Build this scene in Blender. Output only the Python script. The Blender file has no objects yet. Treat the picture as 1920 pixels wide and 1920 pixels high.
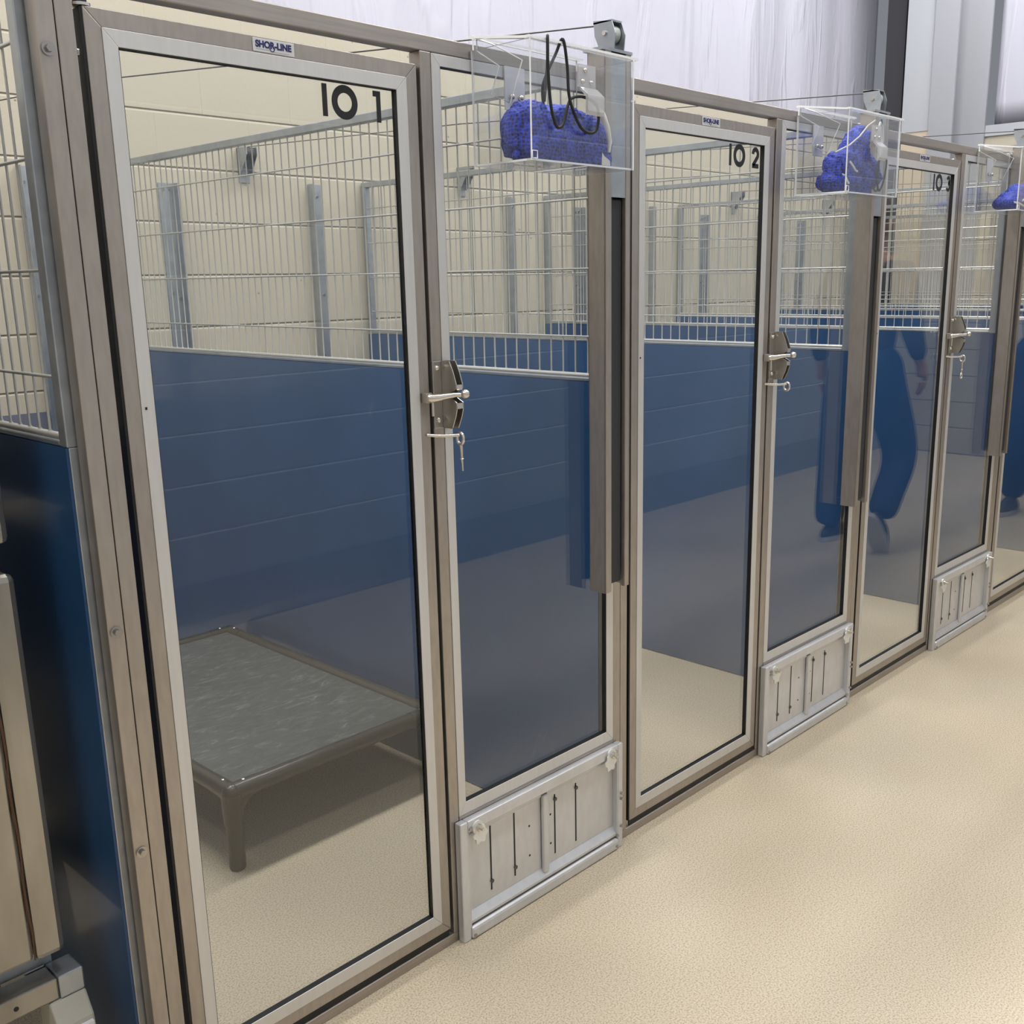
import bpy, bmesh, math, random
from mathutils import Vector, Matrix, noise
S = bpy.context.scene
COL = S.collection
random.seed(7)
# ------------------------------------------------------------------ camera
F_PX, YAW, PITCH, ROLL = 1954.2235, 0.81563, 0.235376, -0.015583
cam_d = bpy.data.cameras.new('camera')
cam = bpy.data.objects.new('camera', cam_d); COL.objects.link(cam)
Fv = Vector((math.sin(YAW)*math.cos(PITCH), math.cos(YAW)*math.cos(PITCH), -math.sin(PITCH)))
Rv = Vector((math.cos(YAW), -math.sin(YAW), 0)); Uv = Rv.cross(Fv)
c_, s_ = math.cos(ROLL), math.sin(ROLL)
R2 = c_*Rv + s_*Uv; U2 = -s_*Rv + c_*Uv
M = Matrix((R2, U2, -Fv)).transposed().to_4x4()
M.translation = Vector((-0.86566, -1.52913, 1.40696))
cam.matrix_world = M
cam_d.sensor_width = 36.0; cam_d.lens = 36.0*F_PX/1920
cam_d.shift_x = -58.93/1920; cam_d.shift_y = 34.7/1920
cam_d.clip_start = 0.02
S.camera = cam
# ------------------------------------------------------------------ world, lights, exposure
w = bpy.data.worlds.new('world'); S.world = w; w.use_nodes = True
w.node_tree.nodes['Background'].inputs[0].default_value = (0.86, 0.9, 1, 1)
w.node_tree.nodes['Background'].inputs[1].default_value = 0.3
S.view_settings.view_transform = 'Standard'; S.view_settings.look = 'None'
S.view_settings.gamma = 1; S.view_settings.use_curve_mapping = False
S.view_settings.exposure = -0.3
S.cycles.max_bounces = 8; S.cycles.transparent_max_bounces = 32
S.cycles.use_adaptive_sampling = True; S.cycles.adaptive_threshold = 0.035
S.cycles.diffuse_bounces = 3; S.cycles.glossy_bounces = 4
S.cycles.use_denoising = True; S.cycles.sample_clamp_indirect = 6
S.cycles.caustics_reflective = False; S.cycles.caustics_refractive = False
LAMPS = [(x, y) for y in (-1.1, 1.25) for x in (-2.4, 0.4, 3.2, 6.0)]
LAMP_Z = 4.55
for x, y in LAMPS:
    l = bpy.data.lights.new('strip_light', 'AREA'); l.shape = 'RECTANGLE'
    l.size = 1.9; l.size_y = 0.42; l.energy = 46 if y < 0 else 92; l.color = (1.0, 0.985, 0.97)
    o = bpy.data.objects.new('strip_light', l); o.location = (x, y, LAMP_Z); COL.objects.link(o)

# ------------------------------------------------------------------ material helpers
def mat(name, col=(.8,.8,.8), rough=.5, metal=0.0, **kw):
    m = bpy.data.materials.new(name); m.use_nodes = True
    b = m.node_tree.nodes['Principled BSDF']
    b.inputs['Base Color'].default_value = (*col, 1)
    b.inputs['Roughness'].default_value = rough
    b.inputs['Metallic'].default_value = metal
    for k, v in kw.items(): b.inputs[k.replace('_', ' ')].default_value = v
    return m
def nodes(m): return m.node_tree.nodes, m.node_tree.links, m.node_tree.nodes['Principled BSDF']
def N(nt, typ, **kw):
    n = nt.new(typ)
    for k, v in kw.items():
        if k in n.inputs: n.inputs[k].default_value = v
        else: setattr(n, k, v)
    return n
def coords(nt, lk, scale=(1,1,1), world=False):
    t = nt.new('ShaderNodeNewGeometry' if world else 'ShaderNodeTexCoord')
    mp = nt.new('ShaderNodeMapping'); mp.inputs['Scale'].default_value = scale
    lk.new(t.outputs['Position' if world else 'Object'], mp.inputs[0]); return mp
def ramp(nt, lk, src, stops):
    r = nt.new('ShaderNodeValToRGB'); e = r.color_ramp.elements
    while len(e) < len(stops): e.new(0.5)
    for i, (p, c) in enumerate(stops):
        e[i].position = p; e[i].color = (*c, 1) if len(c) == 3 else c
    lk.new(src, r.inputs[0]); return r
def brushed(name, c0, c1, rough, metal=1.0, scale=(60, 60, 2.0), bump=.04, blotch=True):
    m = mat(name, c0, rough, metal); nt, lk, b = nodes(m)
    mp = coords(nt, lk, scale, True)
    n = N(nt, 'ShaderNodeTexNoise', Scale=3.0, Detail=4.0); lk.new(mp.outputs[0], n.inputs['Vector'])
    n2 = N(nt, 'ShaderNodeTexNoise', Scale=7.0, Detail=5.0)
    mp2 = coords(nt, lk, (1, 1, .5), True); lk.new(mp2.outputs[0], n2.inputs['Vector'])
    mx = N(nt, 'ShaderNodeMath', operation='ADD'); lk.new(n.outputs[0], mx.inputs[0]); lk.new(n2.outputs[0], mx.inputs[1])
    h = N(nt, 'ShaderNodeMath', operation='MULTIPLY'); lk.new(mx.outputs[0], h.inputs[0]); h.inputs[1].default_value = .5
    r = ramp(nt, lk, h.outputs[0], [(.35, c1), (.62, c0)]); lk.new(r.outputs[0], b.inputs['Base Color'])
    bp = N(nt, 'ShaderNodeBump', Strength=bump, Distance=.002); lk.new(n.outputs[0], bp.inputs['Height']); lk.new(bp.outputs[0], b.inputs['Normal'])
    return m
M_STEEL = brushed('stainless steel', (.46, .415, .375), (.38, .34, .305), .40, .85, (30, 30, 6))
M_STEEL_H = brushed('stainless steel horizontal grain', (.46, .415, .38), (.37, .335, .305), .40, .85, (2.0, 60, 60))
M_ALU = brushed('satin aluminium trim', (.68, .67, .66), (.63, .62, .61), .42, .45, (40, 40, 3), .01)
M_CAGE = brushed('worn stainless sheet', (.43, .41, .375), (.30, .28, .25), .30, .9, (6, 6, 1.2), .05)
M_KICK = brushed('bare aluminium sheet', (.70, .70, .72), (.62, .62, .64), .36, .5, (20, 20, 8), .02)
M_GALV = brushed('galvanised steel', (.46, .49, .52), (.34, .37, .41), .38, .8, (9, 9, 9), .05)
M_WIRE = mat('galvanised wire', (.56, .56, .54), .35, .7)
M_BRIGHT = mat('polished steel', (.72, .68, .62), .2, 1.0)
M_LATCH = mat('plain stainless sheet', (.50, .475, .44), .3, .9)
M_SCREW = mat('dark screw', (.12, .115, .11), .4, .7)
M_CATCH = mat('cast aluminium', (.80, .80, .78), .35, .35)
M_BOLT = mat('bolt steel', (.42, .40, .38), .25, .95)
M_BLACK = mat('black rubber and gap shade', (.006, .006, .007), .5)
M_CORD = mat('black cord', (.008, .008, .010), .6)
M_DECAL = mat('black vinyl', (.006, .006, .006), .4)
M_PULLEY = mat('nylon wheel', (.55, .58, .55), .4)
M_CABLE = mat('steel cable', (.12, .12, .12), .45, .6)
M_WHITE = mat('white cotton trim', (.75, .74, .72), .8)
M_STICK = mat('silver foil sticker', (.66, .66, .67), .35, .3)
M_NAVY = mat('navy print', (.012, .012, .11), .5)
M_GREYPR = mat('grey print', (.38, .38, .38), .5)
M_RUST = mat('rusty seam', (.10, .05, .025), .9)
M_DARK = mat('dark void steel', (.03, .03, .035), .6)

# blue laminated panel
M_BLUE = mat('blue laminate panel', (.016, .062, .18), .28); nt, lk, b = nodes(M_BLUE)
b.inputs['Coat Weight'].default_value = .3
mp = coords(nt, lk, (1, 1, 1), True)
n = N(nt, 'ShaderNodeTexNoise', Scale=3.0, Detail=3.0); lk.new(mp.outputs[0], n.inputs['Vector'])
r = ramp(nt, lk, n.outputs[0], [(.3, (.014, .062, .165)), (.7, (.019, .077, .20))]); lk.new(r.outputs[0], b.inputs['Base Color'])

# painted block wall: rows .2059 high, groove bump, pock marks, blue dado (optional)
def block(name, col, groove, dado=None, split=.96, rough=.5, axis='x', top=2.477):
    m = mat(name, col, rough); nt, lk, b = nodes(m)
    g = nt.new('ShaderNodeNewGeometry'); sp = nt.new('ShaderNodeSeparateXYZ'); lk.new(g.outputs['Position'], sp.inputs[0])
    zz = N(nt, 'ShaderNodeMath', operation='ADD'); lk.new(sp.outputs['Z'], zz.inputs[0]); zz.inputs[1].default_value = -top + .2059*40
    cb = nt.new('ShaderNodeCombineXYZ'); lk.new(sp.outputs['X' if axis == 'x' else 'Y'], cb.inputs[0]); lk.new(zz.outputs[0], cb.inputs[1])
    br = nt.new('ShaderNodeTexBrick'); lk.new(cb.outputs[0], br.inputs['Vector'])
    br.inputs['Scale'].default_value = 1; br.inputs['Brick Width'].default_value = .4118; br.inputs['Row Height'].default_value = .2059
    br.inputs['Mortar Size'].default_value = .0045; br.inputs['Mortar Smooth'].default_value = .6; br.inputs['Bias'].default_value = -1
    br.inputs['Color1'].default_value = (1,1,1,1); br.inputs['Color2'].default_value = (1,1,1,1); br.inputs['Mortar'].default_value = (0,0,0,1)
    # bed joints
    md = N(nt, 'ShaderNodeMath', operation='PINGPONG'); lk.new(zz.outputs[0], md.inputs[0]); md.inputs[1].default_value = .2059/2
    mr = N(nt, 'ShaderNodeMapRange', interpolation_type='SMOOTHSTEP'); lk.new(md.outputs[0], mr.inputs[0])
    mr.inputs[1].default_value = 0; mr.inputs[2].default_value = .007
    vo = N(nt, 'ShaderNodeTexVoronoi', Scale=9.0); lk.new(g.outputs['Position'], vo.inputs['Vector'])
    mrv = N(nt, 'ShaderNodeMapRange'); lk.new(vo.outputs['Distance'], mrv.inputs[0]); mrv.inputs[1].default_value = .03; mrv.inputs[2].default_value = .055
    no = N(nt, 'ShaderNodeTexNoise', Scale=60.0, Detail=5.0); lk.new(g.outputs['Position'], no.inputs['Vector'])
    a1 = N(nt, 'ShaderNodeMath', operation='MULTIPLY_ADD'); lk.new(no.outputs[0], a1.inputs[0]); a1.inputs[1].default_value = .18; lk.new(mr.outputs[0], a1.inputs[2])
    a2 = N(nt, 'ShaderNodeMath', operation='MULTIPLY_ADD'); lk.new(mrv.outputs[0], a2.inputs[0]); a2.inputs[1].default_value = .3; lk.new(a1.outputs[0], a2.inputs[2])
    a3 = N(nt, 'ShaderNodeMath', operation='MULTIPLY_ADD'); lk.new(br.outputs['Color'], a3.inputs[0]); a3.inputs[1].default_value = .25; lk.new(a2.outputs[0], a3.inputs[2])
    bp = N(nt, 'ShaderNodeBump', Strength=.7, Distance=.004); lk.new(a3.outputs[0], bp.inputs['Height']); lk.new(bp.outputs[0], b.inputs['Normal'])
    mx = N(nt, 'ShaderNodeMix', data_type='RGBA'); mx.inputs[6].default_value = (*groove, 1); mx.inputs[7].default_value = (*col, 1)
    q = N(nt, 'ShaderNodeMath', operation='MULTIPLY'); lk.new(mr.outputs[0], q.inputs[0]); lk.new(mrv.outputs[0], q.inputs[1])
    lk.new(q.outputs[0], mx.inputs[0]); out = mx.outputs[2]
    if dado:
        st = N(nt, 'ShaderNodeMath', operation='GREATER_THAN'); lk.new(sp.outputs['Z'], st.inputs[0]); st.inputs[1].default_value = split
        m2 = N(nt, 'ShaderNodeMix', data_type='RGBA'); lk.new(st.outputs[0], m2.inputs[0]); m2.inputs[6].default_value = (*dado, 1); lk.new(out, m2.inputs[7]); out = m2.outputs[2]
    lk.new(out, b.inputs['Base Color']); return m
M_CMU = block('cream painted block', (.475, .435, .345), (.28, .25, .19), dado=(.14, .15, .20))
M_CMU_E = block('cream painted block end', (.475, .435, .345), (.28, .25, .19), axis='y')
M_CMU_O = block('painted block across aisle', (.40, .43, .46), (.72, .75, .78))

# wrinkled plastic sheeting
def sheet(name, axis):
    m = mat(name, (.50, .50, .58), .30); nt, lk, b = nodes(m)
    sc = (1.0, 1.0, .10) if axis == 'x' else (1.0, 1.0, .10)
    mp = coords(nt, lk, sc, True)
    n = N(nt, 'ShaderNodeTexNoise', Scale=1.5, Detail=4.0, Roughness=.55, Distortion=1.0); lk.new(mp.outputs[0], n.inputs['Vector'])
    mp2 = coords(nt, lk, (1, 1, .16), True)
    n2 = N(nt, 'ShaderNodeTexNoise', Scale=4.5, Detail=2.0, Distortion=2.0); lk.new(mp2.outputs[0], n2.inputs['Vector'])
    r2 = N(nt, 'ShaderNodeMapRange'); lk.new(n2.outputs[0], r2.inputs[0]); r2.inputs[1].default_value = .5; r2.inputs[2].default_value = .7
    a = N(nt, 'ShaderNodeMath', operation='MULTIPLY_ADD'); lk.new(r2.outputs[0], a.inputs[0]); a.inputs[1].default_value = .25; lk.new(n.outputs[0], a.inputs[2])
    bp = N(nt, 'ShaderNodeBump', Strength=.55, Distance=.06); lk.new(a.outputs[0], bp.inputs['Height']); lk.new(bp.outputs[0], b.inputs['Normal'])
    b.inputs['Coat Weight'].default_value = .35; b.inputs['Coat Roughness'].default_value = .2
    return m
M_SHEET = sheet('translucent white insulation sheeting', 'x')
# epoxy quartz floor
def floor_mat(name, c1, c2, c3):
    m = mat(name, c1, .42); nt, lk, b = nodes(m)
    mp = coords(nt, lk, (1, 1, 1), True)
    v = N(nt, 'ShaderNodeTexNoise', Scale=260.0, Detail=2.0); lk.new(mp.outputs[0], v.inputs['Vector'])
    r = ramp(nt, lk, v.outputs[0], [(.36, c2), (.47, c1), (.62, c3)])
    n = N(nt, 'ShaderNodeTexNoise', Scale=1.6, Detail=4.0); lk.new(mp.outputs[0], n.inputs['Vector'])
    rr = ramp(nt, lk, n.outputs[0], [(.3, (.92, .90, .86)), (.7, (1, 1, 1))])
    mx = N(nt, 'ShaderNodeMix', data_type='RGBA', blend_type='MULTIPLY'); mx.inputs[0].default_value = 1
    lk.new(r.outputs[0], mx.inputs[6]); lk.new(rr.outputs[0], mx.inputs[7]); lk.new(mx.outputs[2], b.inputs['Base Color'])
    bp = N(nt, 'ShaderNodeBump', Strength=.12, Distance=.0006); lk.new(v.outputs[0], bp.inputs['Height']); lk.new(bp.outputs[0], b.inputs['Normal'])
    return m
M_FLOOR = floor_mat('tan quartz epoxy floor', (.61, .52, .385), (.45, .365, .25), (.69, .61, .48))

# thin clear sheet: transparent + Fresnel mirror + faint scratches
def pane(name, tint=(.965, .975, .97), haze=.003, ior=1.47, scratch=.20, mirror=(1,1,1)):
    m = bpy.data.materials.new(name); m.use_nodes = True; nt, lk = m.node_tree.nodes, m.node_tree.links; nt.clear()
    out = nt.new('ShaderNodeOutputMaterial'); tr = nt.new('ShaderNodeBsdfTransparent'); tr.inputs[0].default_value = (*tint, 1)
    gl = nt.new('ShaderNodeBsdfGlossy'); gl.inputs['Roughness'].default_value = .004; gl.inputs[0].default_value = (*mirror, 1)
    di = nt.new('ShaderNodeBsdfDiffuse'); di.inputs[0].default_value = (.8, .8, .8, 1)
    mp = coords(nt, lk, (1, 1, .45), True)
    n = N(nt, 'ShaderNodeTexNoise', Scale=11.0, Detail=8.0, Roughness=.75, Distortion=1.6); lk.new(mp.outputs[0], n.inputs['Vector'])
    n2 = N(nt, 'ShaderNodeTexNoise', Scale=2.3, Detail=2.0); lk.new(mp.outputs[0], n2.inputs['Vector'])
    r1 = N(nt, 'ShaderNodeMapRange'); lk.new(n.outputs[0], r1.inputs[0]); r1.inputs[1].default_value = .62; r1.inputs[2].default_value = .8
    r2 = N(nt, 'ShaderNodeMapRange'); lk.new(n2.outputs[0], r2.inputs[0]); r2.inputs[1].default_value = .5; r2.inputs[2].default_value = .7
    mu = N(nt, 'ShaderNodeMath', operation='MULTIPLY'); lk.new(r1.outputs[0], mu.inputs[0]); lk.new(r2.outputs[0], mu.inputs[1])
    ma = N(nt, 'ShaderNodeMath', operation='MULTIPLY_ADD'); lk.new(mu.outputs[0], ma.inputs[0]); ma.inputs[1].default_value = scratch; ma.inputs[2].default_value = haze
    mxd = nt.new('ShaderNodeMixShader'); lk.new(ma.outputs[0], mxd.inputs[0]); lk.new(tr.outputs[0], mxd.inputs[1]); lk.new(di.outputs[0], mxd.inputs[2])
    fr = N(nt, 'ShaderNodeFresnel', IOR=ior); geo = nt.new('ShaderNodeNewGeometry')     # straight-through pane: same reflectance entering and leaving
    io = N(nt, 'ShaderNodeMapRange'); lk.new(geo.outputs['Backfacing'], io.inputs[0]); io.inputs[3].default_value = ior; io.inputs[4].default_value = 1/ior; lk.new(io.outputs[0], fr.inputs['IOR']); mx = nt.new('ShaderNodeMixShader')
    lk.new(fr.outputs[0], mx.inputs[0]); lk.new(mxd.outputs[0], mx.inputs[1]); lk.new(gl.outputs[0], mx.inputs[2]); lk.new(mx.outputs[0], out.inputs[0])
    return m
M_GLASS = pane('door glass')
M_ACRYL = pane('clear acrylic', (.97, .975, .98), .014, 1.49, .12)
M_ACRYL_E = mat('polished acrylic edge', (.93, .94, .95), .2); M_ACRYL_E.node_tree.nodes['Principled BSDF'].inputs['Transmission Weight'].default_value = 0
M_CLIP = pane('cloudy acrylic clip', (.9, .9, .92), .38, 1.49, .1)
# knitted blue fabric
M_KNIT = mat('blue knitted net', (.02, .06, .55), .75); nt, lk, b = nodes(M_KNIT)
mp = coords(nt, lk, (1, 1, 1), False)
v = N(nt, 'ShaderNodeTexVoronoi', Scale=150.0, Randomness=.45); lk.new(mp.outputs[0], v.inputs['Vector'])
r = ramp(nt, lk, v.outputs['Distance'], [(.20, (.0005, .002, .03)), (.38, (.004, .018, .26)), (.62, (.015, .055, .55))]); lk.new(r.outputs[0], b.inputs['Base Color'])
bp = N(nt, 'ShaderNodeBump', Strength=1.0, Distance=.003); lk.new(v.outputs['Distance'], bp.inputs['Height']); lk.new(bp.outputs[0], b.inputs['Normal'])
# dog bed
M_TUBE = mat('charcoal plastic tube', (.034, .034, .031), .28)
M_VINYL = mat('grey vinyl weave', (.105, .118, .118), .5); nt, lk, b = nodes(M_VINYL)
mp = coords(nt, lk, (1, 2.5, 1), False)
n = N(nt, 'ShaderNodeTexNoise', Scale=14.0, Detail=8.0, Roughness=.8, Distortion=1.0); lk.new(mp.outputs[0], n.inputs['Vector'])
r = ramp(nt, lk, n.outputs[0], [(.42, (.058, .068, .070)), (.56, (.082, .094, .095)), (.70, (.21, .22, .22))]); lk.new(r.outputs[0], b.inputs['Base Color'])
# people
M_JEANS = mat('dark blue denim', (.012, .03, .10), .8)
M_SHOE = mat('charcoal shoe', (.05, .05, .055), .6); M_SOLE = mat('pale rubber sole', (.55, .53, .5), .6)
M_SKIN = mat('skin', (.50, .30, .22), .5); M_HAIR = mat('brown hair', (.05, .03, .02), .6); M_SHIRT = mat('dark fleece', (.05, .055, .07), .85)
M_EYE = mat('eye', (.02, .02, .02), .2)
M_GREYPAINT = mat('light grey painted steel', (.42, .44, .47), .45)
M_GREYDK = mat('grey painted steel', (.34, .35, .38), .45)
M_BEIGE = mat('beige paint', (.56, .48, .37), .6)
M_CEIL = mat('white ceiling liner', (.72, .72, .76), .7)
M_BASE = mat('grey cove base', (.30, .32, .34), .5)
M_LAMPW = mat('white lamp housing', (.8, .8, .8), .4)
M_DIFF = mat('lit diffuser', (1, 1, 1), .5); M_DIFF.node_tree.nodes['Principled BSDF'].inputs['Emission Color'].default_value = (1, .98, .95, 1)
M_DIFF.node_tree.nodes['Principled BSDF'].inputs['Emission Strength'].default_value = 6
M_LID = mat('frosted plastic', (.72, .72, .74), .4)
M_LINT = mat('dusty plastic foot', (.42, .41, .36), .8)

# ------------------------------------------------------------------ mesh helpers
class MB:
    def __init__(s): s.v = []; s.f = []; s.m = []; s.sm = []
    def add(s, vs, fs, mi=0, smooth=False):
        k = len(s.v); s.v += [tuple(v) for v in vs]; s.f += [tuple(i+k for i in f) for f in fs]
        s.m += [mi]*len(fs); s.sm += [smooth]*len(fs); return s
    def box(s, x0, x1, y0, y1, z0, z1, mi=0, edge=None):
        vs = [(x, y, z) for x in (x0, x1) for y in (y0, y1) for z in (z0, z1)]
        fs = [(0,1,3,2), (4,6,7,5), (0,4,5,1), (2,3,7,6), (0,2,6,4), (1,5,7,3)]
        s.add(vs, fs, mi)
        if edge is not None:      # thin-sheet: the small side faces take the edge material
            d = [x1-x0, y1-y0, z1-z0]; t = d.index(min(d))
            for j in range(6):
                if j//2 != t: s.m[len(s.m)-6+j] = edge
        return s
    def rbox(s, x0, x1, y0, y1, z0, z1, r=.003, mi=0):
        bm = bmesh.new(); bmesh.ops.create_cube(bm, size=1)
        for v in bm.verts: v.co = Vector((x0 if v.co.x < 0 else x1, y0 if v.co.y < 0 else y1, z0 if v.co.z < 0 else z1))
        bmesh.ops.bevel(bm, geom=bm.edges[:], offset=r, segments=2, profile=.5, affect='EDGES')
        return s.bm(bm, mi)
    def bm(s, bm, mi=0, smooth=False, mtx=None):
        bm.verts.index_update()
        vs = [(mtx @ v.co if mtx else v.co) for v in bm.verts]
        s.add(vs, [[v.index for v in f.verts] for f in bm.faces], mi, smooth); bm.free(); return s
    def prism(s, pts, a, b, axis='x', mi=0):     # pts polygon in the other two axes, extruded a..b
        n = len(pts)
        def P(t, p):
            return {'x': (t, p[0], p[1]), 'y': (p[0], t, p[1]), 'z': (p[0], p[1], t)}[axis]
        vs = [P(a, p) for p in pts] + [P(b, p) for p in pts]
        fs = [tuple(range(n)), tuple(range(2*n-1, n-1, -1))] + [(i, (i+1) % n, (i+1) % n+n, i+n) for i in range(n)]
        return s.add(vs, fs, mi)
    def tube(s, pts, r, seg=8, mi=0, closed=False, cap=True):
        pts = [Vector(p) for p in pts]; n = len(pts)
        rs = r if isinstance(r, (list, tuple)) else [r]*n
        rings = []; up = None
        for i, p in enumerate(pts):
            if closed: t = pts[(i+1) % n]-pts[i-1]
            else: t = pts[min(i+1, n-1)]-pts[max(i-1, 0)]
            if t.length < 1e-9: t = Vector((0, 0, 1))
            t.normalize()
            if up is None: up = Vector((0, 0, 1)) if abs(t.z) < .9 else Vector((1, 0, 0))
            a = t.cross(up)
            if a.length < 1e-4: a = t.cross(Vector((0, 1, 0)))
            a.normalize(); bb = a.cross(t).normalized(); up = bb
            rings.append([p+rs[i]*(math.cos(2*math.pi*k/seg)*a+math.sin(2*math.pi*k/seg)*bb) for k in range(seg)])
        vs = [v for rg in rings for v in rg]; fs = []
        for i in range(n if closed else n-1):
            j = (i+1) % n
            for k in range(seg): fs.append((i*seg+k, i*seg+(k+1) % seg, j*seg+(k+1) % seg, j*seg+k))
        s.add(vs, fs, mi, True)
        if cap and not closed:
            s.add(rings[0], [tuple(range(seg))], mi); s.add(rings[-1], [tuple(range(seg-1, -1, -1))], mi)
        return s
    def cyl(s, p0, p1, r, seg=16, mi=0):
        return s.tube([p0, p1], r, seg, mi)
    def ball(s, c, r, mi=0, sub=2):
        bm = bmesh.new(); bmesh.ops.create_icosphere(bm, subdivisions=sub, radius=1)
        rr = (r, r, r) if not isinstance(r, tuple) else r
        return s.bm(bm, mi, True, Matrix.Translation(c) @ Matrix.Diagonal((*rr, 1)))
    def build(s, name, mats, parent=None, bevel=None):
        me = bpy.data.meshes.new(name); me.from_pydata(s.v, [], s.f)
        mats = mats if isinstance(mats, (list, tuple)) else [mats]
        for m in mats: me.materials.append(m)
        me.polygons.foreach_set('material_index', s.m); me.polygons.foreach_set('use_smooth', s.sm); me.update()
        bm = bmesh.new(); bm.from_mesh(me); bmesh.ops.recalc_face_normals(bm, faces=bm.faces[:]); bm.to_mesh(me); bm.free()
        o = bpy.data.objects.new(name, me); COL.objects.link(o)
        if parent: o.parent = parent
        if bevel:
            md = o.modifiers.new('b', 'BEVEL'); md.width = bevel; md.segments = 2; md.limit_method = 'ANGLE'
        return o
def tag(o, label, cat, group=None, kind=None):
    o['label'] = label; o['category'] = cat
    if group: o['group'] = group
    if kind: o['kind'] = kind
    return o
def struct(o, label=None):
    o['kind'] = 'structure'
    if label: o['label'] = label
    return o
def empty(name, loc=(0,0,0)):
    o = bpy.data.objects.new(name, None); o.location = loc; o.empty_display_size = .05; COL.objects.link(o); return o
KIDS = {}
def copy_tree(o, loc=None, parent=None):
    c = o.copy(); COL.objects.link(c)
    if parent: c.parent = parent
    if loc is not None: c.location = loc
    for ch in [q for q in list(COL.objects) if q.parent == o]: copy_tree(ch, None, c)
    return c
def frame_mb(x0, x1, z0, z1, wl, wr, wt, wb, y0, y1, mitre=True):
    mb = MB(); O = [(x0, z0), (x1, z0), (x1, z1), (x0, z1)]; I = [(x0+wl, z0+wb), (x1-wr, z0+wb), (x1-wr, z1-wt), (x0+wl, z1-wt)]
    for i in range(4):
        j = (i+1) % 4; mb.prism([O[i], O[j], I[j], I[i]], y0, y1, 'y')
    return mb
def text_mb(txt, size, depth, mtx, bold=.0):
    cu = bpy.data.curves.new('t', 'FONT'); cu.body = txt; cu.size = size; cu.extrude = depth; cu.offset = bold
    o = bpy.data.objects.new('t', cu); COL.objects.link(o); dg = bpy.context.evaluated_depsgraph_get()
    me = bpy.data.meshes.new_from_object(o.evaluated_get(dg)); bpy.data.objects.remove(o)
    mb = MB(); mb.add([mtx @ v.co for v in me.vertices], [list(p.vertices) for p in me.polygons]); bpy.data.meshes.remove(me); return mb
P = 1.22

# ================================================================== ROOM
XL, XR, YF, YB, ZC = -4.6, 7.42, -2.32, 2.475, 5.0
struct(MB().box(XL-.2, XR+1.3, YF-.2, YB+.9, -.1, 0).build('floor', M_FLOOR), 'tan speckled epoxy floor')
struct(MB().box(XL, XR+1.2, YB, YB+.2, 0, 2.477).build('wall_back', M_CMU), 'cream block wall behind the kennels')
struct(MB().box(XR, XR+.2, YF-.2, YB-.0, 0, 2.477).build('wall_right', M_CMU_E), 'cream block end wall')
struct(MB().box(XL-.2, XR+1.2, YF-.2, YF, 0, ZC).build('wall_front', M_CMU_O), 'block wall across the aisle')
struct(MB().box(XL-.2, XL, YF, YB+.9, 0, ZC).build('wall_left', M_CMU_E), 'block wall at the near end')
struct(MB().box(XL-.2, XR+1.3, YF-.2, YB+.9, ZC, ZC+.1).build('ceiling', M_CEIL), 'high white ceiling')
# sheeting: gently billowed surface above the block wall
def billow(name, fn, nu, nv, parent=None):
    mb = MB(); vs = [fn(i/nu, j/nv) for i in range(nu+1) for j in range(nv+1)]
    fs = [(i*(nv+1)+j, (i+1)*(nv+1)+j, (i+1)*(nv+1)+j+1, i*(nv+1)+j+1) for i in range(nu) for j in range(nv)]
    mb.add(vs, fs, 0, True); o = mb.build(name, M_SHEET, parent); md = o.modifiers.new('s', 'SOLIDIFY'); md.thickness = .01; return o
def sh(u, v):
    x = XL + u*(XR+.35-XL); z = 2.40 + v*(ZC-2.40)
    d = .035*noise.noise(Vector((x*1.1, z*.25, 3))) + .018*noise.noise(Vector((x*3.7, z*.3, 9))) + .012*math.sin(x*7+z*.6)
    return (x, YB+.30+d, z)
struct(billow('wall_upper', sh, 260, 24), 'wrinkled white plastic sheeting above the block wall')
def sh2(u, v):
    y = YF + u*(1.66-YF); z = 2.49 + v*(ZC-2.49)
    d = .03*noise.noise(Vector((y*1.3, z*.25, 5))) + .012*math.sin(y*8+z*.5)
    return (XR+.10+d, y, z)
struct(billow('wall_end_sheeting', sh2, 120, 16), 'wrinkled white plastic sheeting above the end wall')
struct(MB().box(XR-.012, XR+.22, YF, 1.70, 2.40, 2.477).build('trim_1', M_GREYPAINT), 'ledge at the foot of the end sheeting')
# corner steelwork
struct(MB().box(7.24, 7.40, 2.27, 2.42, 0, ZC).build('trim_2', M_DARK), 'dark joint strip in the corner')
struct(MB().box(7.20, 7.38, 2.02, 2.24, 2.46, ZC).box(7.205, 7.38, 2.03, 2.24, 0, 2.46, 1).build('corner_boxing', [M_GREYPAINT, M_BEIGE]), 'grey boxing in the corner, beige below')
cb = MB().box(7.18, 7.20, 1.84, 2.02, 0, ZC).box(7.20, 7.39, 1.915, 1.93, 0, ZC).box(7.385, 7.405, 1.68, 2.02, 0, ZC)
struct(cb.build('trim_3', M_GREYDK), 'grey steel column in the corner')
struct(MB().box(XL, XR, YF, YF+.012, 0, .22).build('baseboard_front', M_BASE), 'dark cove base across the aisle')
for i, (x, y) in enumerate(LAMPS):
    t = empty('ceiling_light', (x, y, LAMP_Z+.012))
    tag(t, 'long white strip light under the ceiling', 'light', 'strip lights under the ceiling')
    MB().box(-1.0, 1.0, -.25, .25, .02, .10).tube([(-.8, 0, .1), (-.8, 0, ZC-LAMP_Z-.012)], .008, 6).tube([(.8, 0, .1), (.8, 0, ZC-LAMP_Z-.012)], .008, 6).build('housing', M_LAMPW, t)
    MB().box(-.95, .95, -.21, .21, .004, .0199).build('diffuser', M_DIFF, t)

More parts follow.
